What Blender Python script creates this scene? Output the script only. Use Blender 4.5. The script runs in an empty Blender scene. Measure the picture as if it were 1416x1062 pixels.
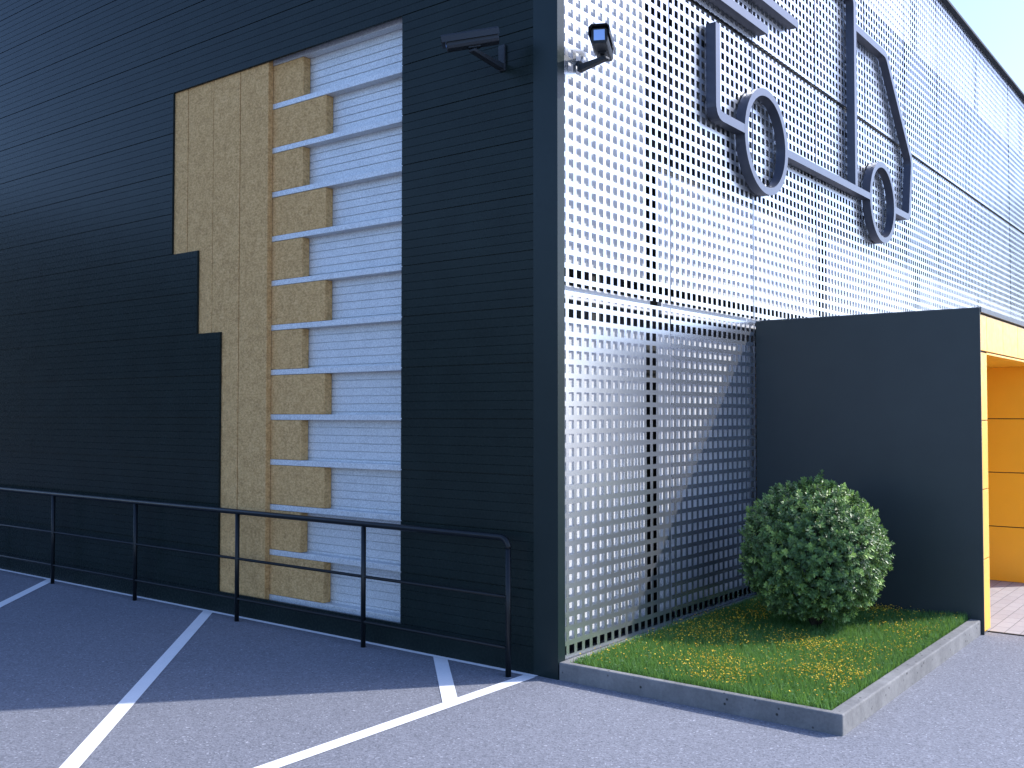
import bpy, bmesh, math, random
import numpy as np
from mathutils import Vector, Matrix, Euler

random.seed(7)
rng = np.random.default_rng(11)
S = bpy.context.scene
COL = S.collection
R = math.radians

# ------------------------------------------------------------------ helpers
def tag(o, label=None, cat=None, group=None, kind=None):
    if label: o['label'] = label
    if cat: o['category'] = cat
    if group: o['group'] = group
    if kind: o['kind'] = kind
    return o

def thing(name, label, cat, loc=(0, 0, 0), rz=0.0, group=None):
    o = bpy.data.objects.new(name, None)
    o.empty_display_size = 0.2
    COL.objects.link(o)
    o.location = loc
    o.rotation_euler = (0, 0, rz)
    return tag(o, label, cat, group)

class MB:
    """collects shapes and links them as ONE mesh object"""
    def __init__(self):
        self.v, self.f, self.mi, self.sm = [], [], [], []
        self.slot = 0
    def add(self, vs, fs, smooth=False):
        b = len(self.v)
        self.v.extend([tuple(p) for p in vs])
        for f in fs:
            self.f.append([b + i for i in f])
            self.mi.append(self.slot)
            self.sm.append(smooth)
    def box(self, x0, x1, y0, y1, z0, z1, M=None):
        vs = [Vector(p) for p in ((x0, y0, z0), (x1, y0, z0), (x1, y1, z0), (x0, y1, z0),
                                  (x0, y0, z1), (x1, y0, z1), (x1, y1, z1), (x0, y1, z1))]
        if M is not None: vs = [M @ p for p in vs]
        self.add(vs, [(0, 3, 2, 1), (4, 5, 6, 7), (0, 1, 5, 4), (1, 2, 6, 5), (2, 3, 7, 6), (3, 0, 4, 7)])
    def prism(self, poly, axis, a, b, M=None):
        """closed polygon (counter-clockwise in the two other axes) swept along axis"""
        def p3(p, t):
            if axis == 0: q = (t, p[0], p[1])
            elif axis == 1: q = (p[0], t, p[1])
            else: q = (p[0], p[1], t)
            return M @ Vector(q) if M is not None else Vector(q)
        n = len(poly)
        vs = [p3(p, a) for p in poly] + [p3(p, b) for p in poly]
        fs = [(i, (i + 1) % n, n + (i + 1) % n, n + i) for i in range(n)]
        fs += [tuple(range(n - 1, -1, -1)), tuple(range(n, 2 * n))]
        self.add(vs, fs)
    def tube(self, pts, r, seg=10, caps=True):
        pts = [Vector(p) for p in pts]
        n = len(pts)
        rr = r if isinstance(r, (list, tuple)) else [r] * n
        vs, fs = [], []
        ref = Vector((0, 0, 1))
        d0 = (pts[1] - pts[0]).normalized()
        if abs(d0.dot(ref)) > .9: ref = Vector((0, 1, 0))
        for i, p in enumerate(pts):
            d = (pts[min(i + 1, n - 1)] - pts[max(i - 1, 0)]).normalized()
            u = d.cross(ref).normalized(); w = d.cross(u).normalized()
            for k in range(seg):
                a = 2 * math.pi * k / seg
                vs.append(p + (u * math.cos(a) + w * math.sin(a)) * rr[i])
        for i in range(n - 1):
            for k in range(seg):
                k2 = (k + 1) % seg
                fs.append((i * seg + k, i * seg + k2, (i + 1) * seg + k2, (i + 1) * seg + k))
        self.add(vs, fs, True)
        if caps:
            b = len(self.v) - n * seg
            self.f.append([b + k for k in range(seg)][::-1]); self.mi.append(self.slot); self.sm.append(False)
            self.f.append([b + (n - 1) * seg + k for k in range(seg)]); self.mi.append(self.slot); self.sm.append(False)
    def build(self, name, mat, parent=None, bevel=0, segs=2, fix=True):
        me = bpy.data.meshes.new(name)
        me.from_pydata(self.v, [], self.f)
        me.polygons.foreach_set('use_smooth', self.sm)
        mats = mat if isinstance(mat, (list, tuple)) else [mat]
        for m in mats: me.materials.append(m)
        if len(mats) > 1: me.polygons.foreach_set('material_index', self.mi)
        me.update()
        if fix:
            bm = bmesh.new(); bm.from_mesh(me)
            bmesh.ops.recalc_face_normals(bm, faces=bm.faces)
            bm.to_mesh(me); bm.free()
        o = bpy.data.objects.new(name, me)
        COL.objects.link(o)
        if parent is not None: o.parent = parent
        if bevel:
            m = o.modifiers.new('bevel', 'BEVEL'); m.width = bevel; m.segments = segs
            m.limit_method = 'ANGLE'; m.angle_limit = R(40)
        return o

def box(name, mat, parent, x0, x1, y0, y1, z0, z1, bevel=0):
    m = MB(); m.box(x0, x1, y0, y1, z0, z1)
    return m.build(name, mat, parent, bevel)

def np_mesh(name, verts, faces_flat, nper, mat, parent=None, attr=None):
    """fast mesh of equal-sided faces from numpy arrays"""
    me = bpy.data.meshes.new(name)
    nv = len(verts); nf = len(faces_flat) // nper
    me.vertices.add(nv); me.vertices.foreach_set('co', verts.astype(np.float32).ravel())
    me.loops.add(nf * nper); me.loops.foreach_set('vertex_index', faces_flat.astype(np.int32))
    me.polygons.add(nf)
    me.polygons.foreach_set('loop_start', np.arange(0, nf * nper, nper, dtype=np.int32))
    me.update(calc_edges=True)
    me.validate()
    if attr is not None:
        a = me.attributes.new('tone', 'FLOAT', 'POINT'); a.data.foreach_set('value', attr.astype(np.float32))
    me.materials.append(mat)
    o = bpy.data.objects.new(name, me); COL.objects.link(o)
    if parent is not None: o.parent = parent
    return o

# ------------------------------------------------------------------ materials
def new_mat(name):
    m = bpy.data.materials.new(name); m.use_nodes = True
    nt = m.node_tree; b = nt.nodes['Principled BSDF']
    return m, nt, b
def N(nt, t, **kw):
    n = nt.nodes.new(t)
    for k, v in kw.items():
        if k in n.inputs: n.inputs[k].default_value = v
        else: setattr(n, k, v)
    return n
def coords(nt, scale=(1, 1, 1), space='Object'):
    tc = N(nt, 'ShaderNodeTexCoord'); mp = N(nt, 'ShaderNodeMapping'); mp.inputs['Scale'].default_value = scale
    nt.links.new(tc.outputs[space], mp.inputs['Vector']); return mp.outputs['Vector']
def noise(nt, vec, scale, detail=4, rough=.55):
    n = N(nt, 'ShaderNodeTexNoise'); n.inputs['Scale'].default_value = scale
    n.inputs['Detail'].default_value = detail; n.inputs['Roughness'].default_value = rough
    nt.links.new(vec, n.inputs['Vector']); return n.outputs['Fac']
def ramp(nt, fac, stops, interp='LINEAR'):
    r = N(nt, 'ShaderNodeValToRGB'); cr = r.color_ramp; cr.interpolation = interp
    while len(cr.elements) < len(stops): cr.elements.new(.5)
    for e, (p, c) in zip(cr.elements, stops):
        e.position = p; e.color = (c[0], c[1], c[2], 1) if len(c) > 1 else (c[0],) * 3 + (1,)
    nt.links.new(fac, r.inputs['Fac']); return r.outputs['Color']
def mixc(nt, fac, a, b, mode='MIX'):
    m = N(nt, 'ShaderNodeMix'); m.data_type = 'RGBA'; m.blend_type = mode
    for sock, val in ((m.inputs[0], fac), (m.inputs[6], a), (m.inputs[7], b)):
        if hasattr(val, 'is_output'): nt.links.new(val, sock)
        else: sock.default_value = val if not isinstance(val, tuple) else (*val, 1) if len(val) == 3 else val
    return m.outputs[2]
def bump(nt, b, h, strength=.3, dist=.01):
    n = N(nt, 'ShaderNodeBump'); n.inputs['Strength'].default_value = strength; n.inputs['Distance'].default_value = dist
    nt.links.new(h, n.inputs['Height']); nt.links.new(n.outputs['Normal'], b.inputs['Normal'])

def paint(name, col, rough=.4, metal=0.0, var=.12, spec=.5, vscale=3.0):
    """painted sheet: slight tone and gloss variation"""
    m, nt, b = new_mat(name)
    v = coords(nt)
    n1 = noise(nt, v, vscale, 5); n2 = noise(nt, v, vscale * 14, 3)
    lo = tuple(c * (1 - var) for c in col); hi = tuple(min(1, c * (1 + var)) for c in col)
    c = ramp(nt, n1, [(.3, lo), (.7, hi)])
    nt.links.new(c, b.inputs['Base Color'])
    r = ramp(nt, n2, [(.3, (max(0, rough - .05),)), (.7, (rough + .05,))])
    nt.links.new(r, b.inputs['Roughness'])
    b.inputs['Metallic'].default_value = metal
    b.inputs['Specular IOR Level'].default_value = spec
    return m

M = {}
M['cladding'] = paint('dark cladding paint', (.0125, .0205, .0195), .27, var=.12, spec=.10)
M['trim_dark'] = paint('dark trim paint', (.0100, .0205, .0215), .33, var=.06, spec=.2)
M['fin'] = paint('charcoal flat panel', (.0310, .0415, .0430), .42, var=.06, spec=.35)
M['sign'] = paint('sign paint', (.095, .105, .135), .36, metal=.5, var=.05)
M['rail'] = paint('rail paint', (.0055, .0085, .0105), .38, var=.10, spec=.3)
M['roof_edge'] = paint('roof edge sheet', (.016, .022, .030), .65, var=.05, spec=.3)
M['cam'] = paint('camera housing', (.020, .025, .030), .5, var=.08, spec=.35)
M['black'] = paint('matt black', (.008, .009, .010), .55)
M['core'] = paint('dark recess wall', (.013, .016, .019), .7)
M['backing'] = paint('white backing board', (.62, .63, .645), .55, var=.03)
M['yellow'] = paint('yellow panel', (.95, .475, .030), .33, var=.05, vscale=1.2)
M['capgrey'] = paint('grey cap sheet', (.085, .10, .125), .45, spec=.3)
M['joint'] = paint('dark joint', (.03, .025, .02), .8)
M['unseen_wall'] = paint('unseen building wall', (.05, .055, .06), .6)  # walls of the unseen buildings added for reflections

def perforated():
    m, nt, b = new_mat('perforated aluminium')
    v = coords(nt)
    inf = N(nt, 'ShaderNodeObjectInfo')
    n1 = noise(nt, v, 1.3, 4)
    c = ramp(nt, n1, [(.3, (.50, .53, .58)), (.7, (.56, .59, .64))])
    nt.links.new(c, b.inputs['Base Color'])
    b.inputs['Metallic'].default_value = .90
    ma = N(nt, 'ShaderNodeMath', operation='MULTIPLY_ADD'); ma.inputs[1].default_value = .04; ma.inputs[2].default_value = .255
    nt.links.new(inf.outputs['Random'], ma.inputs[0]); nt.links.new(ma.outputs[0], b.inputs['Roughness'])
    n2 = noise(nt, v, .9, 2)
    bump(nt, b, n2, .08, .02)
    return m
M['perf'] = perforated()

def galv():
    m, nt, b = new_mat('galvanised tray')
    v = coords(nt)
    n1 = noise(nt, v, 90, 3, .7); n2 = noise(nt, v, 4, 3)
    c = ramp(nt, n1, [(.36, (.42, .445, .455)), (.64, (.76, .79, .79))])
    c = mixc(nt, .25, c, ramp(nt, n2, [(.3, (.44, .46, .48)), (.7, (.68, .69, .70))]))
    nt.links.new(c, b.inputs['Base Color']); b.inputs['Roughness'].default_value = .5; b.inputs['Metallic'].default_value = .25
    bump(nt, b, n1, .15, .003)
    return m
M['galv'] = galv()

def wool():
    m, nt, b = new_mat('mineral wool')
    v = coords(nt)
    n1 = noise(nt, v, 13, 6, .65); n2 = noise(nt, coords(nt, (1, 1, 1.5)), 34, 8, .78); n3 = noise(nt, v, 240, 2, .7)
    c = ramp(nt, n1, [(.32, (.35, .19, .060)), (.5, (.60, .355, .130)), (.68, (.80, .51, .22))])
    c = mixc(nt, .52, c, ramp(nt, n2, [(.40, (.25, .12, .035)), (.5, (.63, .37, .14)), (.62, (.97, .66, .31))]))
    c = mixc(nt, .25, c, ramp(nt, n3, [(.35, (.33, .19, .07)), (.7, (.84, .62, .36))]))
    nt.links.new(c, b.inputs['Base Color']); b.inputs['Roughness'].default_value = .95; b.inputs['Specular IOR Level'].default_value = .1
    h = mixc(nt, .4, n2, n3)
    bump(nt, b, mixc(nt, .5, h, n1), .9, .02)
    return m
M['wool'] = wool()

def asphalt():
    m, nt, b = new_mat('asphalt')
    v = coords(nt)
    n1 = noise(nt, v, .55, 5, .6); n2 = noise(nt, v, 110, 2, .6); n3 = noise(nt, v, 7, 5, .6)
    vo = N(nt, 'ShaderNodeTexVoronoi'); vo.inputs['Scale'].default_value = 85; nt.links.new(v, vo.inputs['Vector'])
    c = ramp(nt, n1, [(.3, (.130, .137, .158)), (.7, (.212, .220, .248))])
    c = mixc(nt, .35, c, ramp(nt, n3, [(.3, (.14, .146, .174)), (.7, (.22, .227, .266))]))
    grains = ramp(nt, vo.outputs['Color'], [(.08, (.055, .060, .070)), (.42, (.16, .167, .190)), (.78, (.22, .228, .258)), (.92, (.34, .35, .39)), (1.0, (.75, .76, .82))])
    c = mixc(nt, .62, c, grains)
    c = mixc(nt, .25, c, ramp(nt, n2, [(.35, (.08, .084, .10)), (.65, (.28, .288, .335))]))
    v2 = N(nt, 'ShaderNodeTexVoronoi'); v2.inputs['Scale'].default_value = 26; nt.links.new(v, v2.inputs['Vector'])
    dot = ramp(nt, v2.outputs['Distance'], [(.07, (1.0,)), (.14, (0.0,))])
    pick = ramp(nt, v2.outputs['Color'], [(.45, (0.0,)), (.60, (1.0,))])
    c = mixc(nt, mixc(nt, 1.0, dot, pick, 'MULTIPLY'), c, (.46, .475, .52))
    v3 = N(nt, 'ShaderNodeTexVoronoi'); v3.inputs['Scale'].default_value = 34; nt.links.new(v, v3.inputs['Vector'])
    dk = ramp(nt, v3.outputs['Distance'], [(.12, (.35,)), (.22, (1.0,))])
    c = mixc(nt, .6, c, dk, 'MULTIPLY')
    nt.links.new(c, b.inputs['Base Color']); b.inputs['Roughness'].default_value = .82
    b.inputs['Specular IOR Level'].default_value = .3
    h = mixc(nt, .5, vo.outputs['Distance'], n2)
    bump(nt, b, h, .5, .004)
    return m
M['asphalt'] = asphalt()

def line_paint():
    m, nt, b = new_mat('road marking paint')
    v = coords(nt)
    n2 = noise(nt, v, 60, 4, .7); n1 = noise(nt, v, 3, 4)
    c = ramp(nt, n2, [(.25, (.66, .67, .68)), (.5, (.80, .80, .81))])
    c = mixc(nt, .3, c, ramp(nt, n1, [(.3, (.70, .71, .72)), (.6, (.82, .82, .82))]))
    nt.links.new(c, b.inputs['Base Color']); b.inputs['Roughness'].default_value = .6
    bump(nt, b, n2, .2, .003)
    return m
M['line'] = line_paint()

def concrete():
    m, nt, b = new_mat('kerb concrete')
    v = coords(nt)
    n1 = noise(nt, v, 4, 6, .65); n2 = noise(nt, v, 45, 5, .7)
    c = ramp(nt, n1, [(.34, (.105, .105, .105)), (.66, (.225, .222, .217))])
    c = mixc(nt, .35, c, ramp(nt, n2, [(.3, (.11, .11, .11)), (.7, (.26, .256, .25))]))
    vo = N(nt, 'ShaderNodeTexVoronoi'); vo.inputs['Scale'].default_value = 15; nt.links.new(v, vo.inputs['Vector'])
    pit = ramp(nt, vo.outputs['Distance'], [(.085, (.14,)), (.17, (1.0,))])
    c = mixc(nt, 1.0, c, pit, 'MULTIPLY')
    nt.links.new(c, b.inputs['Base Color']); b.inputs['Roughness'].default_value = .85
    h = mixc(nt, .5, n2, pit)
    bump(nt, b, h, .35, .006)
    return m
M['concrete'] = concrete()

def pavers():
    m, nt, b = new_mat('paving blocks')
    v = coords(nt)
    mp = N(nt, 'ShaderNodeMapping'); mp.inputs['Rotation'].default_value = (0, 0, R(90)); nt.links.new(v, mp.inputs['Vector'])
    br = N(nt, 'ShaderNodeTexBrick')
    br.offset = .5
    for k, val in (('Scale', 1.0), ('Mortar Size', .004), ('Mortar Smooth', .2), ('Brick Width', .24), ('Row Height', .122), ('Bias', 0.0)):
        br.inputs[k].default_value = val
    br.inputs['Color1'].default_value = (.30, .275, .275, 1); br.inputs['Color2'].default_value = (.36, .34, .34, 1)
    br.inputs['Mortar'].default_value = (.09, .085, .085, 1)
    nt.links.new(mp.outputs['Vector'], br.inputs['Vector'])
    n = noise(nt, v, 35, 5, .7)
    c = mixc(nt, .3, br.outputs['Color'], ramp(nt, n, [(.3, (.26, .24, .24)), (.7, (.42, .40, .40))]))
    nt.links.new(c, b.inputs['Base Color']); b.inputs['Roughness'].default_value = .8
    inv = N(nt, 'ShaderNodeMath', operation='SUBTRACT'); inv.inputs[0].default_value = 1; nt.links.new(br.outputs['Fac'], inv.inputs[1])
    bump(nt, b, inv.outputs[0], .5, .004)
    return m
M['pavers'] = pavers()

def glass_dark():
    m, nt, b = new_mat('dark window glass')
    b.inputs['Base Color'].default_value = (.006, .008, .010, 1); b.inputs['Roughness'].default_value = .15
    b.inputs['Specular IOR Level'].default_value = .03
    v = coords(nt); bump(nt, b, noise(nt, v, 1.5, 1), .05, .01)
    return m
M['glass'] = glass_dark()
def lens_glass():
    m, nt, b = new_mat('camera window glass')
    b.inputs['Base Color'].default_value = (.30, .40, .60, 1); b.inputs['Roughness'].default_value = .12
    b.inputs['Metallic'].default_value = .6
    bump(nt, b, noise(nt, coords(nt), 8, 1), .03, .01)
    return m
M['lens'] = lens_glass()

def foliage(name, stops, transl=.3, rough=.5, attr=True, tcol=(.20, .34, .05)):
    m, nt, b = new_mat(name)
    if attr:
        a = N(nt, 'ShaderNodeAttribute'); a.attribute_name = 'tone'; f = a.outputs['Fac']
    else:
        f = noise(nt, coords(nt), 20, 3)
    c = ramp(nt, f, stops)
    nt.links.new(c, b.inputs['Base Color']); b.inputs['Roughness'].default_value = rough
    b.inputs['Specular IOR Level'].default_value = .4
    t = N(nt, 'ShaderNodeBsdfTranslucent')
    tc = mixc(nt, .6, c, tcol)
    nt.links.new(tc, t.inputs['Color'])
    mx = N(nt, 'ShaderNodeMixShader'); mx.inputs[0].default_value = transl
    out = nt.nodes['Material Output']
    nt.links.new(b.outputs[0], mx.inputs[1]); nt.links.new(t.outputs[0], mx.inputs[2]); nt.links.new(mx.outputs[0], out.inputs['Surface'])
    return m
M['leaf'] = foliage('shrub leaf', [(0, (.050, .092, .045)), (.45, (.110, .205, .078)), (.75, (.27, .42, .12)), (1, (.44, .60, .18))], .22, .40)
M['grass'] = foliage('grass blade', [(0, (.050, .150, .036)), (.6, (.115, .275, .066)), (.9, (.20, .38, .11)), (1, (.34, .40, .16))], .42, .5)
M['weed'] = foliage('clover leaf', [(0, (.05, .13, .03)), (1, (.11, .24, .06))], .3, .5)
M['flower'] = foliage('yellow petal', [(0, (.74, .40, .012)), (.5, (.88, .56, .02)), (1, (.90, .68, .04))], .15, .5, tcol=(.8, .5, .02))
M['bark'] = paint('shrub bark', (.028, .022, .016), .9, var=.3, vscale=30)
def soil():
    m, nt, b = new_mat('soil'); v = coords(nt); n = noise(nt, v, 30, 6, .7)
    nt.links.new(ramp(nt, n, [(.3, (.020, .022, .010)), (.7, (.05, .06, .025))]), b.inputs['Base Color'])
    b.inputs['Roughness'].default_value = 1; bump(nt, b, n, .8, .03); return m
M['soil'] = soil()

# ------------------------------------------------------------------ key dimensions (metres; building corner at the origin)
MOD = .4158          # cladding module height
ZB = .20             # top of the plinth
TOP = 8.42           # top of the walls
P = .1023            # perforation pitch
PW = 1.711           # perforated panel width
LW = -18.0           # far end of the clad wall
LEN = 20.5           # length of the perforated facade

# ------------------------------------------------------------------ setting: ground, paving
g = MB()
g.add([(-220, -220, 0), (220, -220, 0), (220, 260, 0), (-220, 260, 0)], [(0, 1, 2, 3)])
ground = tag(g.build('asphalt', M['asphalt'], fix=False), kind='structure')

def stripe(pts, z=.004):
    m = MB(); m.add([(x, y, z) for x, y in pts], [tuple(range(len(pts)))])
    o = m.build('parking_line', M['line'], ground, fix=False)
    return o
stripe([(-17.5, -.055), (-.17, -.055), (-.17, -.004), (-17.5, -.004)], .0045)
stripe([(-.268, -9.5), (-.160, -9.5), (-.160, -.0555), (-.268, -.0555)])
hw = .075
def diag(x0, L, trim=None):
    d = L / math.sqrt(2)
    if trim is None:
        return stripe([(x0 - hw, -.0555), (x0 - hw + d, -.0555 - d), (x0 + hw + d, -.0555 - d), (x0 + hw, -.0555)][::1])
    yb0 = -.0555 - (trim - (x0 - hw)); yb1 = -.0555 - (trim - (x0 + hw))
    return stripe([(x0 - hw, -.0555), (trim, yb0), (trim, yb1), (x0 + hw, -.0555)])
diag(-1.075, 0, trim=-.2685)
diag(-4.06, 5.2)
diag(-7.04, 5.2)
diag(-10.02, 5.2)

pv = MB(); pv.add([(.05, 3.60, .006), (9, 3.60, .006), (9, 22, .006), (.05, 22, .006)], [(0, 1, 2, 3)])
tag(pv.build('paving', M['pavers'], fix=False), kind='structure')
e = MB(); e.box(2.07, 9, 3.575, 3.6, -.05, .008)
tag(e.build('paving_edge', M['joint']), kind='structure')

# ------------------------------------------------------------------ warehouse
wh = thing('warehouse', 'dark clad warehouse with perforated metal facade and cut open insulated wall', 'building')

# dark horizontally ribbed cladding, cut away over the wool
def clad_rows():
    m = MB()
    n = 0
    while ZB + n * MOD < TOP - .02:
        z0 = ZB + n * MOD; z1 = min(z0 + MOD, TOP)
        prof = []          # (y, z) upward along the face
        prof += [(.009, z0), (.009, z0 + .0035), (0, z0 + .0045)]
        for k in range(1, 6):
            zc = z0 + MOD * k / 6
            if zc > z1 - .02: break
            prof += [(0, zc - .0030), (.0030, zc - .0008), (.0030, zc + .0008), (0, zc + .0030)]
        prof += [(0, z1 - .0045), (.009, z1 - .0035), (.009, z1)]
        poly = prof + [(.022, z1), (.022, z0)]
        if n <= 5: left = -3.985
        elif n <= 7: left = -4.363
        elif n <= 11: left = -4.800
        else: left = None
        spans = [(LW, left), (-1.56, -.20)] if left is not None else [(LW, -.20)]
        for a, b in spans:
            m.prism(poly, 0, a, b)
        n += 1
    m.box(LW, -.20, 0, .022, 0, ZB)       # plain plinth strip
    return m
clad_rows().build('cladding_wall', M['cladding'], wh)
# corner trim wrapping round the corner
ct = MB()
ct.prism([(-.2125, -.005), (.006, -.005), (.006, .084), (.001, .084), (.001, .001), (-.2125, .001)], 2, 0, TOP)
ct.build('corner_trim', M['trim_dark'], wh)

# mineral wool, front layer: upright boards
for i in range(4):
    x0 = -4.999 + .4217 * i
    m = MB(); m.box(x0 + .004, x0 + .4217 - .004, .026 + .002 * (i % 2), .084, .16, 5.24)
    m.build('wool_board', M['wool'], wh, bevel=.004)
# cassettes: flange, ribbed tray back, wool slab
for r in range(12):
    zt = .231 + .4162 * r                 # top of the lower flange
    zn = zt + .4162 - .050                # underside of the next flange
    fl = MB(); fl.box(-3.75, -1.50, .083, .1745, zt - .050, zt)
    fl.build('tray_flange', M['galv'], wh, bevel=.003)
    prof = [(.175, zt - .05)]
    for k in range(1, 6):
        zc = zt - .05 + .4162 * k / 6 + .004
        prof += [(.175, zc - .0045), (.185, zc - .002), (.185, zc + .002), (.175, zc + .0045)]
    prof += [(.175, zn), (.198, zn), (.198, zt - .05)]
    tr = MB(); tr.prism(prof, 0, -3.75, -1.50)
    tr.build('tray_back', M['galv'], wh)
    end = -2.893 if r % 2 else -2.581
    sl = MB(); sl.box(-3.72, end, .0855 + .0015 * (r % 3), .173, zt + .002, zn - .002)
    sl.build('wool_slab', M['wool'], wh, bevel=.006)
box('tray_flange', M['galv'], wh, -3.75, -1.50, .083, .1745, .231 + .4162 * 12 - .05, .231 + .4162 * 12, .003)

# body of the building
cr = MB()
cr.box(LW, -.42, .24, LEN + .3, 0, TOP - .02)
cr.build('building_core', M['core'], wh)
box('end_wall', M['cladding'], wh, LW, -.001, LEN + .301, LEN + .4, 0, TOP)

# roof edge caps
box('roof_trim', M['roof_edge'], wh, -.42, .085, -.02, LEN + .42, TOP + .0005, TOP + .045, .004)
box('roof_trim', M['roof_edge'], wh, LW, -.4205, -.06, .5, TOP + .0005, TOP + .045, .004)
box('roof_deck', M['capgrey'], wh, LW, -.4205, .501, LEN + .42, TOP - .0195, TOP + .02)

# white backing boards, dark joints between them, ribbon window
gaps = [(1.523, .097), (5.534, .14), (9.355, .165), (13.15, .165), (17.0, .165)]
edges = [.02]
for c, hw_ in gaps: edges += [c - hw_, c + hw_]
edges.append(LEN)
for i in range(0, len(edges), 2):
    a, b = edges[i], edges[i + 1]
    box('backing_board', M['backing'], wh, -.105, -.090, a, b, .214, 2.6255)
    if i == 0:
        box('backing_board', M['backing'], wh, -.105, -.090, a, b, 2.998, 5.58)
        box('backing_board', M['backing'], wh, -.105, -.090, a, b, 5.68, TOP - .03)
    else:
        box('backing_board', M['backing'], wh, -.105, -.090, a, b, 2.998, 3.995)
        box('backing_board', M['backing'], wh, -.105, -.090, a, b, 7.315, TOP - .03)
        box('window_pane', M['glass'], wh, -.245, -.235, a, b, 4.04, 7.60)
        box('window_sill', M['black'], wh, -.26, -.106, a, b, 3.996, 4.0395)
        box('window_head', M['black'], wh, -.26, -.20, a, b, 7.6005, 7.65)
    box('sheeting_rail', M['backing'], wh, -.0895, -.050, a, b, 2.757, 2.857)
    box('sheeting_rail', M['core'], wh, -.0895, -.030, a, b, 5.585, 5.655)

# perforated aluminium panels
def perf_panel(y0, y1, z0, z1, zrow):
    h = .0325
    def cuts(lo, hi, c0):
        pts = [(lo, None)]
        k = math.floor((lo - c0) / P) - 1
        brk = [lo]; 
        while c0 + k * P - h < hi:
            a, b = c0 + k * P - h, c0 + k * P + h
            for q in (a, b):
                if lo + 1e-4 < q < hi - 1e-4: brk.append(q)
            k += 1
        brk.append(hi)
        solid = []
        for a, b in zip(brk[:-1], brk[1:]):
            mid = (a + b) / 2; d = abs((mid - c0) - round((mid - c0) / P) * P)
            solid.append(d > h)
        return brk, solid
    ys, sy = cuts(y0, y1, .179); zs, sz = cuts(z0, z1, zrow)
    ny, nz = len(ys), len(zs)
    T = .003
    vs = [(0, y, z) for z in zs for y in ys] + [(-T, y, z) for z in zs for y in ys]
    off = ny * nz
    fs = []
    def solid(i, j):
        return 0 <= i < ny - 1 and 0 <= j < nz - 1 and (sy[i] or sz[j])
    for j in range(nz - 1):
        for i in range(ny - 1):
            if not solid(i, j): continue
            a, b, c, d = j * ny + i, j * ny + i + 1, (j + 1) * ny + i + 1, (j + 1) * ny + i
            fs.append((a, b, c, d)); fs.append((off + d, off + c, off + b, off + a))
            if not solid(i, j - 1): fs.append((a, off + a, off + b, b))
            if not solid(i, j + 1): fs.append((c, off + c, off + d, d))
            if not solid(i - 1, j): fs.append((d, off + d, off + a, a))
            if not solid(i + 1, j): fs.append((b, off + b, off + c, c))
    return vs, fs
ybrk = [-.024] + [1.687 + PW * k for k in range(12)]
rows = [(.118, 2.806, 2.744), (2.842, 5.595, 2.940), (5.640, TOP - .004, 5.715)]
for z0, z1, zr in rows:
    for a, b in zip(ybrk[:-1], ybrk[1:]):
        a2 = max(a + .011, .002)
        yc = (a2 + b - .006) / 2; zc = (z0 + z1) / 2
        vs, fs = perf_panel(a2, b - .011, z0, z1, zr)
        m = MB(); m.add([(x, y - yc, z - zc) for x, y, z in vs], fs)
        o = m.build('perforated_panel', M['perf'], wh, fix=False)
        o.location = (0, yc, zc)
        o.rotation_euler = (0, R(random.uniform(-.12, .12)), R(random.uniform(-.15, .15)))

# ------------------------------------------------------------------ truck outline sign on the facade
sg = thing('truck_sign', 'large dark grey outline of a delivery truck with speed lines on the perforated facade', 'sign', (.115, 3.5, 4.62))
XB, XF = -.100, 0.0        # local depth: fronts at x = .115
def stroke(pts, w=.086, name='frame_bar', rad=.09, ends=(0, 0)):
    """flat bar bent along pts (y, z), rounded outer corners, mitred"""
    p = []
    for i, q in enumerate(pts):
        q = Vector(q)
        if 0 < i < len(pts) - 1 and rad:
            a = (Vector(pts[i - 1]) - q); b = (Vector(pts[i + 1]) - q)
            r_ = min(rad, a.length * .45, b.length * .45)
            s, t = q + a.normalized() * r_, q + b.normalized() * r_
            for k in range(7):
                u = k / 6; p.append(s * (1 - u) ** 2 + q * 2 * u * (1 - u) + t * u * u)
        else: p.append(q)
    L, Rr = [], []
    for i, q in enumerate(p):
        d1 = (q - p[i - 1]).normalized() if i else None
        d2 = (p[i + 1] - q).normalized() if i < len(p) - 1 else None
        d = (d1 + d2).normalized() if d1 and d2 else (d1 or d2)
        n = Vector((-d.y, d.x))
        s = 1 / max(.5, n.dot(Vector((-(d2 or d1).y, (d2 or d1).x))))
        L.append(q + n * w / 2 * s); Rr.append(q - n * w / 2 * s)
    def cap(q, d):
        n = Vector((-d.y, d.x)); out = []
        for k in range(1, 8):
            a = math.pi * k / 8
            out.append(q + n * (w / 2) * math.cos(a) + d * (w / 2) * math.sin(a))
        return out
    m = MB()
    vs, fs = [], []
    n = len(p)
    for x in (XF, XB):
        for a, b in zip(L, Rr): vs += [(x, a.x - 3.5, a.y - 4.62), (x, b.x - 3.5, b.y - 4.62)]
    o = 2 * n
    for i in range(n - 1):
        a, b, c, d = 2 * i, 2 * i + 1, 2 * i + 3, 2 * i + 2
        fs += [(a, b, c, d), (o + d, o + c, o + b, o + a), (a, d, o + d, o + a), (b, o + b, o + c, c)]
    if not ends[0]: fs.append((0, o, o + 1, 1))
    if not ends[1]: fs.append((2 * n - 2, 2 * n - 1, o + 2 * n - 1, o + 2 * n - 2))
    m.add(vs, fs)
    if ends[1]:
        d = (p[-1] - p[-2]).normalized(); pc = [L[-1]] + cap(p[-1], d) + [Rr[-1]]
        k = len(pc); vs = [(x, q.x - 3.5, q.y - 4.62) for x in (XF, XB) for q in pc]
        m.add(vs, [tuple(range(k)), tuple(range(2 * k - 1, k - 1, -1))] + [(i, i + 1, k + i + 1, k + i) for i in range(k - 1)])
    return m.build(name, M['sign'], sg)
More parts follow.
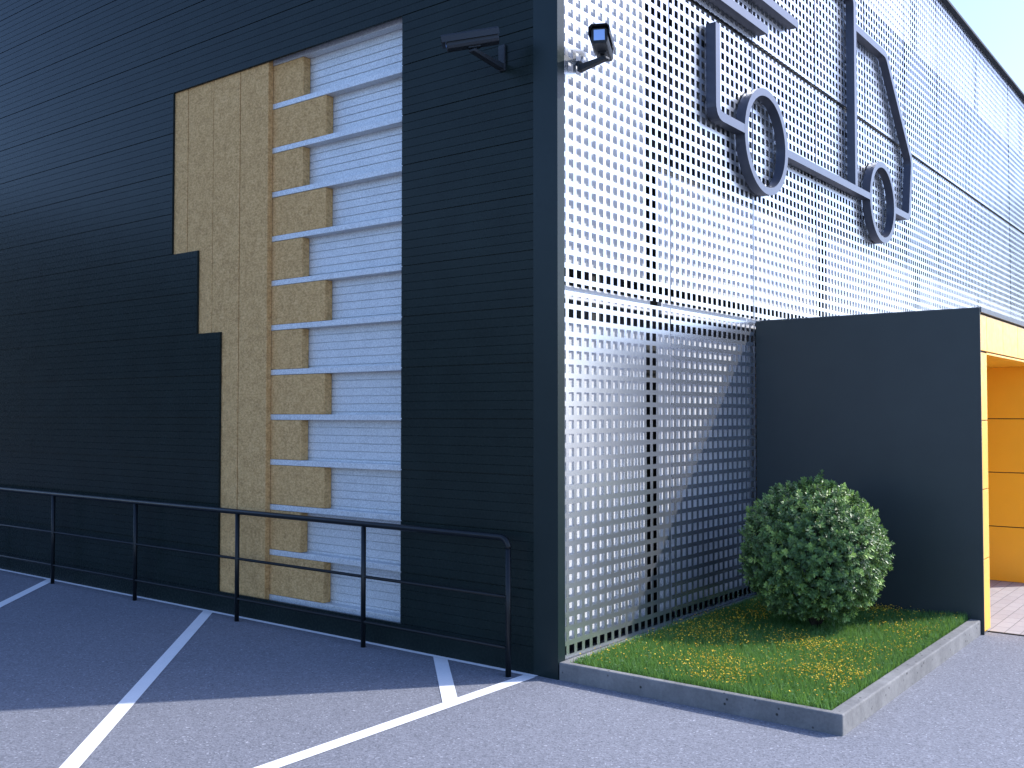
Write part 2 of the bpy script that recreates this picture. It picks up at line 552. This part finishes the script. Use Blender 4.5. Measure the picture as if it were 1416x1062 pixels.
def ring(cy, cz, ro, ri, name):
    m = MB(); n = 72; vs, fs = [], []
    for k in range(n):
        a = 2 * math.pi * k / n; c, s = math.cos(a), math.sin(a)
        vs += [(XF + .001, cy + ro * c, cz + ro * s), (XF + .001, cy + ri * c, cz + ri * s), (XB - .001, cy + ro * c, cz + ro * s), (XB - .001, cy + ri * c, cz + ri * s)]
    for k in range(n):
        i, j = 4 * k, 4 * ((k + 1) % n)
        fs += [(i, j, j + 1, i + 1), (i + 2, i + 3, j + 3, j + 2)]
    m.add(vs, fs)
    m.add(vs, [f for k in range(n) for f in [(4 * k, 4 * k + 2, 4 * ((k + 1) % n) + 2, 4 * ((k + 1) % n)), (4 * k + 1, 4 * ((k + 1) % n) + 1, 4 * ((k + 1) % n) + 3, 4 * k + 3)]], True)
    return m.build(name, M['sign'], sg)
ring(3.492 - 3.5, 4.618 - 4.62, .528, .455, 'wheel_ring')
ring(7.165 - 3.5, 4.630 - 4.62, .522, .450, 'wheel_ring')
stroke([(2.397, 5.478), (2.397, 4.634), (2.995, 4.634)], name='cargo_outline', rad=.11)
stroke([(4.005, 4.616), (6.672, 4.622)], w=.082, name='axle_bar')
stroke([(6.146, 4.664), (6.146, 6.975), (2.60, 6.975), (2.60, 6.4)], name='cargo_outline', rad=.12)
stroke([(6.190, 6.617), (7.362, 6.617), (8.468, 5.43), (8.325, 4.617), (7.655, 4.617)], name='cab_outline', rad=.10)
stroke([(1.20, 5.757), (3.505, 5.757)], name='speed_line', ends=(0, 1))
stroke([(1.75, 6.067), (4.300, 6.067)], name='speed_line', ends=(0, 1))
for y, z in ((2.397, 5.3), (2.397, 4.8), (3.492, 5.11), (3.492, 4.13), (4.6, 4.617), (6.0, 4.621), (6.146, 5.2), (6.146, 6.2), (7.165, 5.116), (7.165, 4.145), (7.8, 6.147), (8.4, 5.05), (2.0, 5.757), (3.2, 5.757), (2.4, 6.067), (4.0, 6.067), (4.6, 6.975)):
    pins = MB(); pins.box(-.118, XB, y - 3.5 - .012, y - 3.5 + .012, z - 4.62 - .012, z - 4.62 + .012)
    pins.build('fixing_pin', M['black'], sg)

# ------------------------------------------------------------------ security cameras
def security_camera(label, loc, rz, arm, head_yaw, head_tilt, plate, size):
    """local frame: wall at y = 0, outward is -y; the arm leaves the wall along -y; lens looks along -x before yaw"""
    t = thing('security_camera', label, 'camera', loc, rz, 'security cameras on the warehouse corner')
    pl = MB(); pl.box(-.030, .030, -.022, 0, -.035, plate)
    pl.build('wall_plate', M['cam'], t, bevel=.006)
    ar = MB()
    ar.prism([(-.0225, -.030), (-.0225, .018), (-arm, .034), (-arm - .040, .028), (-arm - .040, .010)], 0, -.027, .027)
    ar.build('arm', M['cam'], t, bevel=.005)
    H = Matrix.Translation((0, -arm + .005, .034)) @ Matrix.Rotation(head_yaw, 4, 'Z') @ Matrix.Rotation(head_tilt, 4, 'Y') @ Matrix.Scale(size, 4)
    kn = MB(); kn.tube([H @ Vector((0, 0, -.012)), H @ Vector((0, 0, .020))], [.020, .016], 14)
    kn.box(-.055, .055, -.032, .032, .018, .030, H)
    kn.build('swivel_joint', M['cam'], t)
    hb = MB()
    sec = [(-.050, .0305), (.050, .0305), (.062, .055), (.062, .125), (.048, .142), (-.048, .142), (-.062, .125), (-.062, .055)]
    hb.prism(sec, 0, -.245, .225, H)
    hb.build('housing', M['cam'], t, bevel=.005)
    ss = MB()
    sh = [(-.078, .085), (-.078, .138), (-.056, .160), (.056, .160), (.078, .138), (.078, .085), (.073, .085), (.073, .136), (.054, .1545), (-.054, .1545), (-.073, .136), (-.073, .085)]
    ss.prism(sh, 0, -.285, .235, H)
    ss.build('sunshield', M['cam'], t)
    bz = MB(); bz.box(-.2495, -.2455, -.050, .050, .040, .134, H)
    bezel = bz.build('bezel', M['black'], t)
    ln = MB(); ln.box(-.2525, -.2500, -.040, .040, .050, .126, H)
    ln.build('lens_window', M['lens'], bezel)
    return t
security_camera('grey security camera on a short arm fixed to the dark ribbed wall near the corner', (-.500, -.001, 4.535), 0, .335, R(40), R(-10), .165, .82)
security_camera('dark security camera with a blue lens window on the perforated facade beside the corner', (.001, .285, 4.500), R(90), .215, R(27), R(-3), .045, .98)

# ------------------------------------------------------------------ railing along the clad wall
rl = thing('handrail', 'dark tubular steel railing standing in front of the clad wall', 'railing', (-.333, -.15, 0))
px = [-.333, -1.833, -3.490, -5.160, -6.805, -8.45, -10.1, -11.75]
for i, x in enumerate(px):
    m = MB(); xx = x + .333
    if i == 0: m.tube([(xx, 0, 0), (xx, 0, .93)], .0215, 14)
    else: m.tube([(xx, 0, 0), (xx, 0, .985)], .0205, 14)
    m.build('post', M['rail'], rl)
m = MB()
bend = [(0, 0, .925)] + [(-.075 + .075 * math.cos(a), 0, .925 + .075 * math.sin(a)) for a in [math.pi / 2 * k / 8 for k in range(1, 9)]]
m.tube(bend + [(-13.3, 0, 1.0)], .0245, 14)
m.build('top_rail', M['rail'], rl)
for z in (.572, .205):
    m = MB(); m.tube([(0, 0, z), (-13.3, 0, z)], .0125, 10)
    m.build('cross_rail', M['rail'], rl)

# ------------------------------------------------------------------ planted bed: kerb, soil, grass, flowers
kb = MB()
kb.prism([(.008, 0), (2.05, 0), (2.05, 3.418), (1.960, 3.418), (1.960, .055), (.062, .055), (.062, 3.418), (.008, 3.418)], 2, -.05, .126)
kerb = kb.build('planter_kerb', M['concrete'], bevel=.009)
tag(kerb, 'low pitted concrete kerb framing the lawn at the building corner', 'kerb')
so = MB()
nx, ny = 30, 50
for j in range(ny + 1):
    for i in range(nx + 1):
        x = .062 + (1.955 - .062) * i / nx; y = .055 + (3.418 - .055) * j / ny
        so.v.append((x, y, .088 + .012 * math.sin(x * 3.1 + 1) * math.sin(y * 2.3)))
for j in range(ny):
    for i in range(nx):
        a = j * (nx + 1) + i
        so.f.append([a, a + 1, a + nx + 2, a + nx + 1]); so.mi.append(0); so.sm.append(True)
tag(so.build('soil', M['soil'], fix=False), kind='structure')

def fbm(x, y, seed):
    r = np.random.default_rng(seed); out = np.zeros_like(x)
    for k in range(7):
        a = r.uniform(0, 2 * np.pi); f = r.uniform(1.5, 6.5); ph = r.uniform(0, 6.28)
        out += np.sin((x * np.cos(a) + y * np.sin(a)) * f + ph) / 7
    return out

def blades(n, xr, yr, hmin, hmax, wd, lean=.5):
    x = rng.uniform(*xr, n); y = rng.uniform(*yr, n)
    z = .086 + .012 * np.sin(x * 3.1 + 1) * np.sin(y * 2.3)
    h = rng.uniform(hmin, hmax, n) * (1 + .35 * fbm(x, y, 3))
    a = rng.uniform(0, 2 * np.pi, n); l = rng.uniform(.1, lean, n) * h
    w = rng.uniform(.7, 1.3, n) * wd; b = a + np.pi / 2 + rng.uniform(-.7, .7, n)
    dx, dy = np.cos(a), np.sin(a); wx, wy = np.cos(b) * w, np.sin(b) * w
    V = np.zeros((n, 5, 3))
    V[:, 0] = np.stack([x - wx, y - wy, z], 1); V[:, 1] = np.stack([x + wx, y + wy, z], 1)
    V[:, 2] = np.stack([x + dx * l * .35 - wx * .8, y + dy * l * .35 - wy * .8, z + h * .6], 1)
    V[:, 3] = np.stack([x + dx * l * .35 + wx * .8, y + dy * l * .35 + wy * .8, z + h * .6], 1)
    V[:, 4] = np.stack([x + dx * l, y + dy * l, z + h], 1)
    base = np.arange(n)[:, None] * 5
    F = np.concatenate([base + np.array([[0, 1, 3]]), base + np.array([[0, 3, 2]]), base + np.array([[2, 3, 4]])], 1).ravel()
    tone = np.clip(.35 + .35 * fbm(x, y, 5) + rng.normal(0, .2, n), 0, 1)
    return V.reshape(-1, 3), F, np.repeat(tone, 5)
V, F, T = blades(90000, (.064, 1.956), (.058, 3.412), .035, .092, .0019)
tag(np_mesh('grass', V, F, 3, M['grass'], None, T), 'short green lawn grass filling the kerbed bed', 'grass', kind='stuff')

# small flowers on stalks, in drifts
def drifts(n):
    out = []
    while len(out) < n:
        x, y = random.uniform(.10, 1.92), random.uniform(.10, 3.36)
        d = float(fbm(np.array([x * 1.6]), np.array([y * 1.6]), 21)[0])
        band = math.exp(-((x - 1.20 - .15 * math.sin(y * 2.0)) / .55) ** 2)
        if math.hypot(x - 1.0, y - 2.32) > .45 + random.uniform(-.1, .25) and random.random() < max(.06, .30 + d * 1.1) * (.28 + .8 * band): out.append((x, y))
    return out
fv, ff, ft = [], [], []
sv, sf, stn = [], [], []
for x, y in drifts(4200):
    z = .086 + random.uniform(.060, .100)
    r = random.uniform(.0040, .0072); t = random.random()
    tilt = Euler((random.uniform(-.7, .7), random.uniform(-.7, .7), random.uniform(0, 6.28))).to_matrix()
    b = len(fv)
    c = Vector((x, y, z))
    fv.append(tuple(c + tilt @ Vector((0, 0, -.002))))
    k = 10
    for i in range(k):
        rr = r if i % 2 == 0 else r * .62
        fv.append(tuple(c + tilt @ Vector((rr * math.cos(2 * math.pi * i / k), rr * math.sin(2 * math.pi * i / k), .0015))))
    for i in range(k): ff += [b, b + 1 + i, b + 1 + (i + 1) % k]
    ft += [t] * (k + 1)
    b = len(sv)
    gx, gy = x + random.uniform(-.012, .012), y + random.uniform(-.012, .012)
    sv += [(gx - .001, gy, .085), (gx + .001, gy, .085), (x, y, z - .002)]; sf += [b, b + 1, b + 2]; stn += [.6] * 3
tag(np_mesh('yellow_flowers', np.array(fv), np.array(ff), 3, M['flower'], None, np.array(ft)), 'tiny yellow flowers scattered in drifts over the lawn', 'flowers', kind='stuff')
# broad-leaved weeds among the grass (and the flower stalks)
for q in range(420):
    x, y = random.uniform(.09, 1.93), random.uniform(.09, 3.37)
    if random.random() < .25: x = random.choice([random.uniform(.075, .14), random.uniform(1.88, 1.945)])
    hgt = random.uniform(.03, .065)
    for i in range(random.randint(5, 9)):
        a = random.uniform(0, 6.28); l = random.uniform(.014, .032); w = l * .36; zz = .09 + hgt * random.uniform(.5, 1.1)
        d = Vector((math.cos(a), math.sin(a), random.uniform(-.1, .5))).normalized(); n = Vector((-d.y, d.x, 0)).normalized()
        c = Vector((x, y, zz)) + d * .006
        b = len(sv)
        sv += [tuple(c), tuple(c + d * l * .55 + n * w), tuple(c + d * l), tuple(c + d * l * .55 - n * w)]
        sf += [b, b + 1, b + 2, b, b + 2, b + 3]; stn += [random.random()] * 4
tag(np_mesh('weeds', np.array(sv), np.array(sf), 3, M['weed'], None, np.array(stn)), 'small broad leaved weeds and stalks among the lawn grass', 'weeds', kind='stuff')

# ------------------------------------------------------------------ clipped round shrub
BC = Vector((1.000, 2.32, .758)); BR = .565
bs = thing('round_shrub', 'clipped ball shaped green shrub growing in the lawn by the dark side wall', 'shrub', (BC.x, BC.y, .09))
def shrub_leaves():
    V, F, T = [], [], []
    n = 2700
    ga = math.pi * (3 - math.sqrt(5))
    for i in range(n):
        u = 1 - 2 * (i + .5) / n; th = ga * i
        d = Vector((math.sqrt(1 - u * u) * math.cos(th), math.sqrt(1 - u * u) * math.sin(th), u))
        d = (d + Vector((random.gauss(0, .05), random.gauss(0, .05), random.gauss(0, .05)))).normalized()
        lump = 1 + .055 * math.sin(d.x * 7 + 1.3) * math.sin(d.y * 6.1) * math.cos(d.z * 6.7) + .03 * math.sin(d.x * 15 + d.z * 13) * math.sin(d.y * 14)
        wide = 1.0 if d.z > 0 else (1 - d.z * d.z) ** -.08
        flat = 1.0 if d.z > 0 else .98
        depth = random.choice([1, 1, 1, .96, .92, .84, .74])
        rad = BR * lump * depth * random.uniform(.955, 1.03) * (1.0 + (.05 if random.random() < .05 else 0))
        p = BC + Vector((d.x * rad * wide, d.y * rad * wide, d.z * rad * flat))
        ax = (d * 1.0 + Vector((random.gauss(0, .35), random.gauss(0, .35), .35 + random.gauss(0, .3)))).normalized()
        s1 = ax.orthogonal().normalized(); s2 = ax.cross(s1)
        tone0 = min(1, max(0, random.gauss(.38, .16) + (.35 if random.random() < .13 else 0)))
        tl = random.uniform(.04, .075)
        for k in range(13):
            a = k * 2.4 + random.uniform(-.4, .4); f = k / 12
            o = p + ax * (tl * (f - .55))
            op = (1.15 - .75 * f)
            ld = (ax * (1 - op * .75) + (s1 * math.cos(a) + s2 * math.sin(a)) * op).normalized()
            L = random.uniform(.032, .048) * (1.05 - .35 * f); W = L * random.uniform(.24, .32)
            sd = ld.cross(ax)
            if sd.length < 1e-3: sd = s1
            sd = sd.normalized(); up = sd.cross(ld).normalized()
            b = len(V)
            V += [tuple(o), tuple(o + ld * L * .5 + sd * W + up * L * .07), tuple(o + ld * L - up * L * .05), tuple(o + ld * L * .5 - sd * W + up * L * .07)]
            F += [b, b + 1, b + 2, b, b + 2, b + 3]
            T += [min(1, max(0, tone0 + .25 * (f - .5) + random.gauss(0, .06)))] * 4
    return np.array(V), np.array(F), np.array(T)
V, F, T = shrub_leaves()
V = V - np.array([BC.x, BC.y, .09])
np_mesh('foliage', V, F, 3, M['leaf'], bs, T)
st = MB()
for k in range(26):
    a = random.uniform(0, 6.28); e_ = random.uniform(.25, 1.45)
    d = Vector((math.cos(a) * math.cos(e_), math.sin(a) * math.cos(e_), math.sin(e_)))
    p0 = Vector((random.uniform(-.03, .03), random.uniform(-.03, .03), -.02)); p2 = Vector((0, 0, .60)) + d * .44 * random.uniform(.75, 1.1)
    p1 = (p0 + p2) * .5 + Vector((random.gauss(0, .03), random.gauss(0, .03), .05))
    st.tube([p0, p1, p2], [.009, .006, .003], 6)
st.build('stem', M['bark'], bs)

# ------------------------------------------------------------------ entrance portal
ep = thing('entrance_portal', 'projecting entrance box with charcoal side wall and yellow panels', 'entrance', (1.03, 3.42, 0))
def pbox(name, mat, x0, x1, y0, y1, z0, z1, bevel=0):
    return box(name, mat, ep, x0 - 1.03, x1 - 1.03, y0 - 3.42, y1 - 3.42, z0, z1, bevel)
PX = 2.062
pbox('side_wall', M['fin'], .008, 2.076, 3.420, 3.440, 0, 2.822, .002)
# front jamb, in cassettes with dark joints
zj = [.008, .634, 1.241, 1.844, 2.444]
pbox('jamb_core', M['joint'], 1.70, PX - .012, 3.4405, 3.712, 0, 2.452)
for a, b in zip(zj[:-1], zj[1:]): pbox('jamb_panel', M['yellow'], PX - .0115, PX, 3.4415, 3.714, a + .004, b - .004, .002)
pbox('jamb_panel', M['yellow'], .030, PX - .012, 3.7125, 3.716, .008, 2.4295)
pbox('side_wall_core', M['joint'], .030, 1.6995, 3.4405, 3.712, 0, 2.447)
# fascia over the opening
pbox('fascia_core', M['joint'], 1.82, PX - .012, 3.4405, 7.10, 2.4525, 2.786)
ys = [3.4415, 3.732, 4.393, 5.054, 5.715, 6.376, 7.10]
for a, b in zip(ys[:-1], ys[1:]): pbox('fascia_panel', M['yellow'], PX - .0115, PX, a + .003, b - .003, 2.459, 2.774, .002)
pbox('soffit', M['yellow'], .03, PX, 3.717, 6.499, 2.430, 2.447)
pbox('roof_slab', M['core'], .03, 1.8195, 3.4405, 7.10, 2.4475, 2.80)
pbox('cap_trim', M['capgrey'], .03, PX + .022, 3.4405, 7.12, 2.787, 2.831, .002)
# far inner wall and back wall of the recess
zi = [.008, .622, 1.236, 1.846, 2.4295]
pbox('inner_wall_core', M['joint'], .03, PX - .012, 6.512, 6.79, 0, 2.452)
for a, b in zip(zi[:-1], zi[1:]):
    pbox('inner_wall_panel', M['yellow'], .03, PX - .014, 6.50, 6.5115, a + (.005 if a > .1 else 0), b - (.005 if b < 2.4 else 0), .002)
    pbox('jamb_panel', M['yellow'], PX - .0115, PX, 6.50, 7.095, a + .005, b - .005, .002)
pbox('back_panel', M['yellow'], .012, .029, 3.45, 6.80, 0, 2.43)
pbox('glass_door', M['glass'], .030, .045, 4.2, 6.0, .01, 2.2)

# ------------------------------------------------------------------ unseen buildings, added for their dark reflections in facade and cladding
tb = thing('unseen_reflected_block', 'unseen dark block beyond the warehouse, added for its reflection in the perforated facade', 'building', (1, 52, 0))  # added out of view to darken the reflection at the facade's far end
box('wall', M['unseen_wall'], tb, -10, 5.2, -7, 7, 0, 11.6)
box('roof', M['capgrey'], tb, -10.3, 5.5, -7.3, 7.3, 11.601, 11.9)
for k in range(4):
    for q in range(3):
        box('window', M['glass'], tb, -9 + 3.6 * k, -6.6 + 3.6 * k, -7.05, -7.001, 1.4 + 3.4 * q, 3.0 + 3.4 * q)
fw = thing('unseen_reflected_warehouse', 'unseen long dark warehouse, added for its reflection in the ribbed wall', 'building', (-42, -26, 0))  # added out of view so the glossy cladding reflects something dark
box('wall', M['unseen_wall'], fw, -12, 12, -18, 18, 0, 8.6)
box('roof', M['capgrey'], fw, -12.3, 12.3, -18.3, 18.3, 8.601, 8.9)
for k in range(6):
    box('window', M['glass'], fw, 12.001, 12.05, -16 + 5.6 * k, -12.6 + 5.6 * k, 4.2, 5.6)

# ------------------------------------------------------------------ light, sky, camera
AZ = math.atan2(.651, .759)          # clockwise from +Y
EL = R(39.4)
w = bpy.data.worlds.new('World'); S.world = w; w.use_nodes = True
nt = w.node_tree; bg = nt.nodes['Background']
sky = nt.nodes.new('ShaderNodeTexSky'); sky.sky_type = 'NISHITA'; sky.sun_disc = False
sky.sun_elevation = EL; sky.sun_rotation = AZ; sky.air_density = 1.0; sky.dust_density = 1.2; sky.ozone_density = 1.0
tint = nt.nodes.new('ShaderNodeMix'); tint.data_type = 'RGBA'; tint.blend_type = 'MULTIPLY'; tint.inputs[0].default_value = 1
tint.inputs[7].default_value = (.95, 1.06, 1.36, 1)
nt.links.new(sky.outputs[0], tint.inputs[6]); nt.links.new(tint.outputs[2], bg.inputs['Color']); bg.inputs['Strength'].default_value = .15

sd = bpy.data.lights.new('sun', 'SUN'); sd.energy = 3.2; sd.angle = R(.9); sd.color = (1.0, .955, .90)
so_ = bpy.data.objects.new('sun', sd); COL.objects.link(so_)
dirv = Vector((math.sin(AZ) * math.cos(EL), math.cos(AZ) * math.cos(EL), math.sin(EL)))
so_.rotation_euler = dirv.to_track_quat('Z', 'Y').to_euler()
so_.location = dirv * 40

cd = bpy.data.cameras.new('camera'); cam = bpy.data.objects.new('camera', cd); COL.objects.link(cam)
cd.sensor_width = 36; cd.lens = 36 * 1376.7 / 1416; cd.clip_end = 900; cd.clip_start = .05
cam.location = (4.128, -5.886, 1.9)
cam.rotation_euler = (R(90) + math.atan((572.5 - 531) / 1376.7), 0, R(37.66))
S.camera = cam
S.view_settings.view_transform = 'Standard'; S.view_settings.look = 'None'
S.view_settings.exposure = 0.95; S.view_settings.gamma = 1
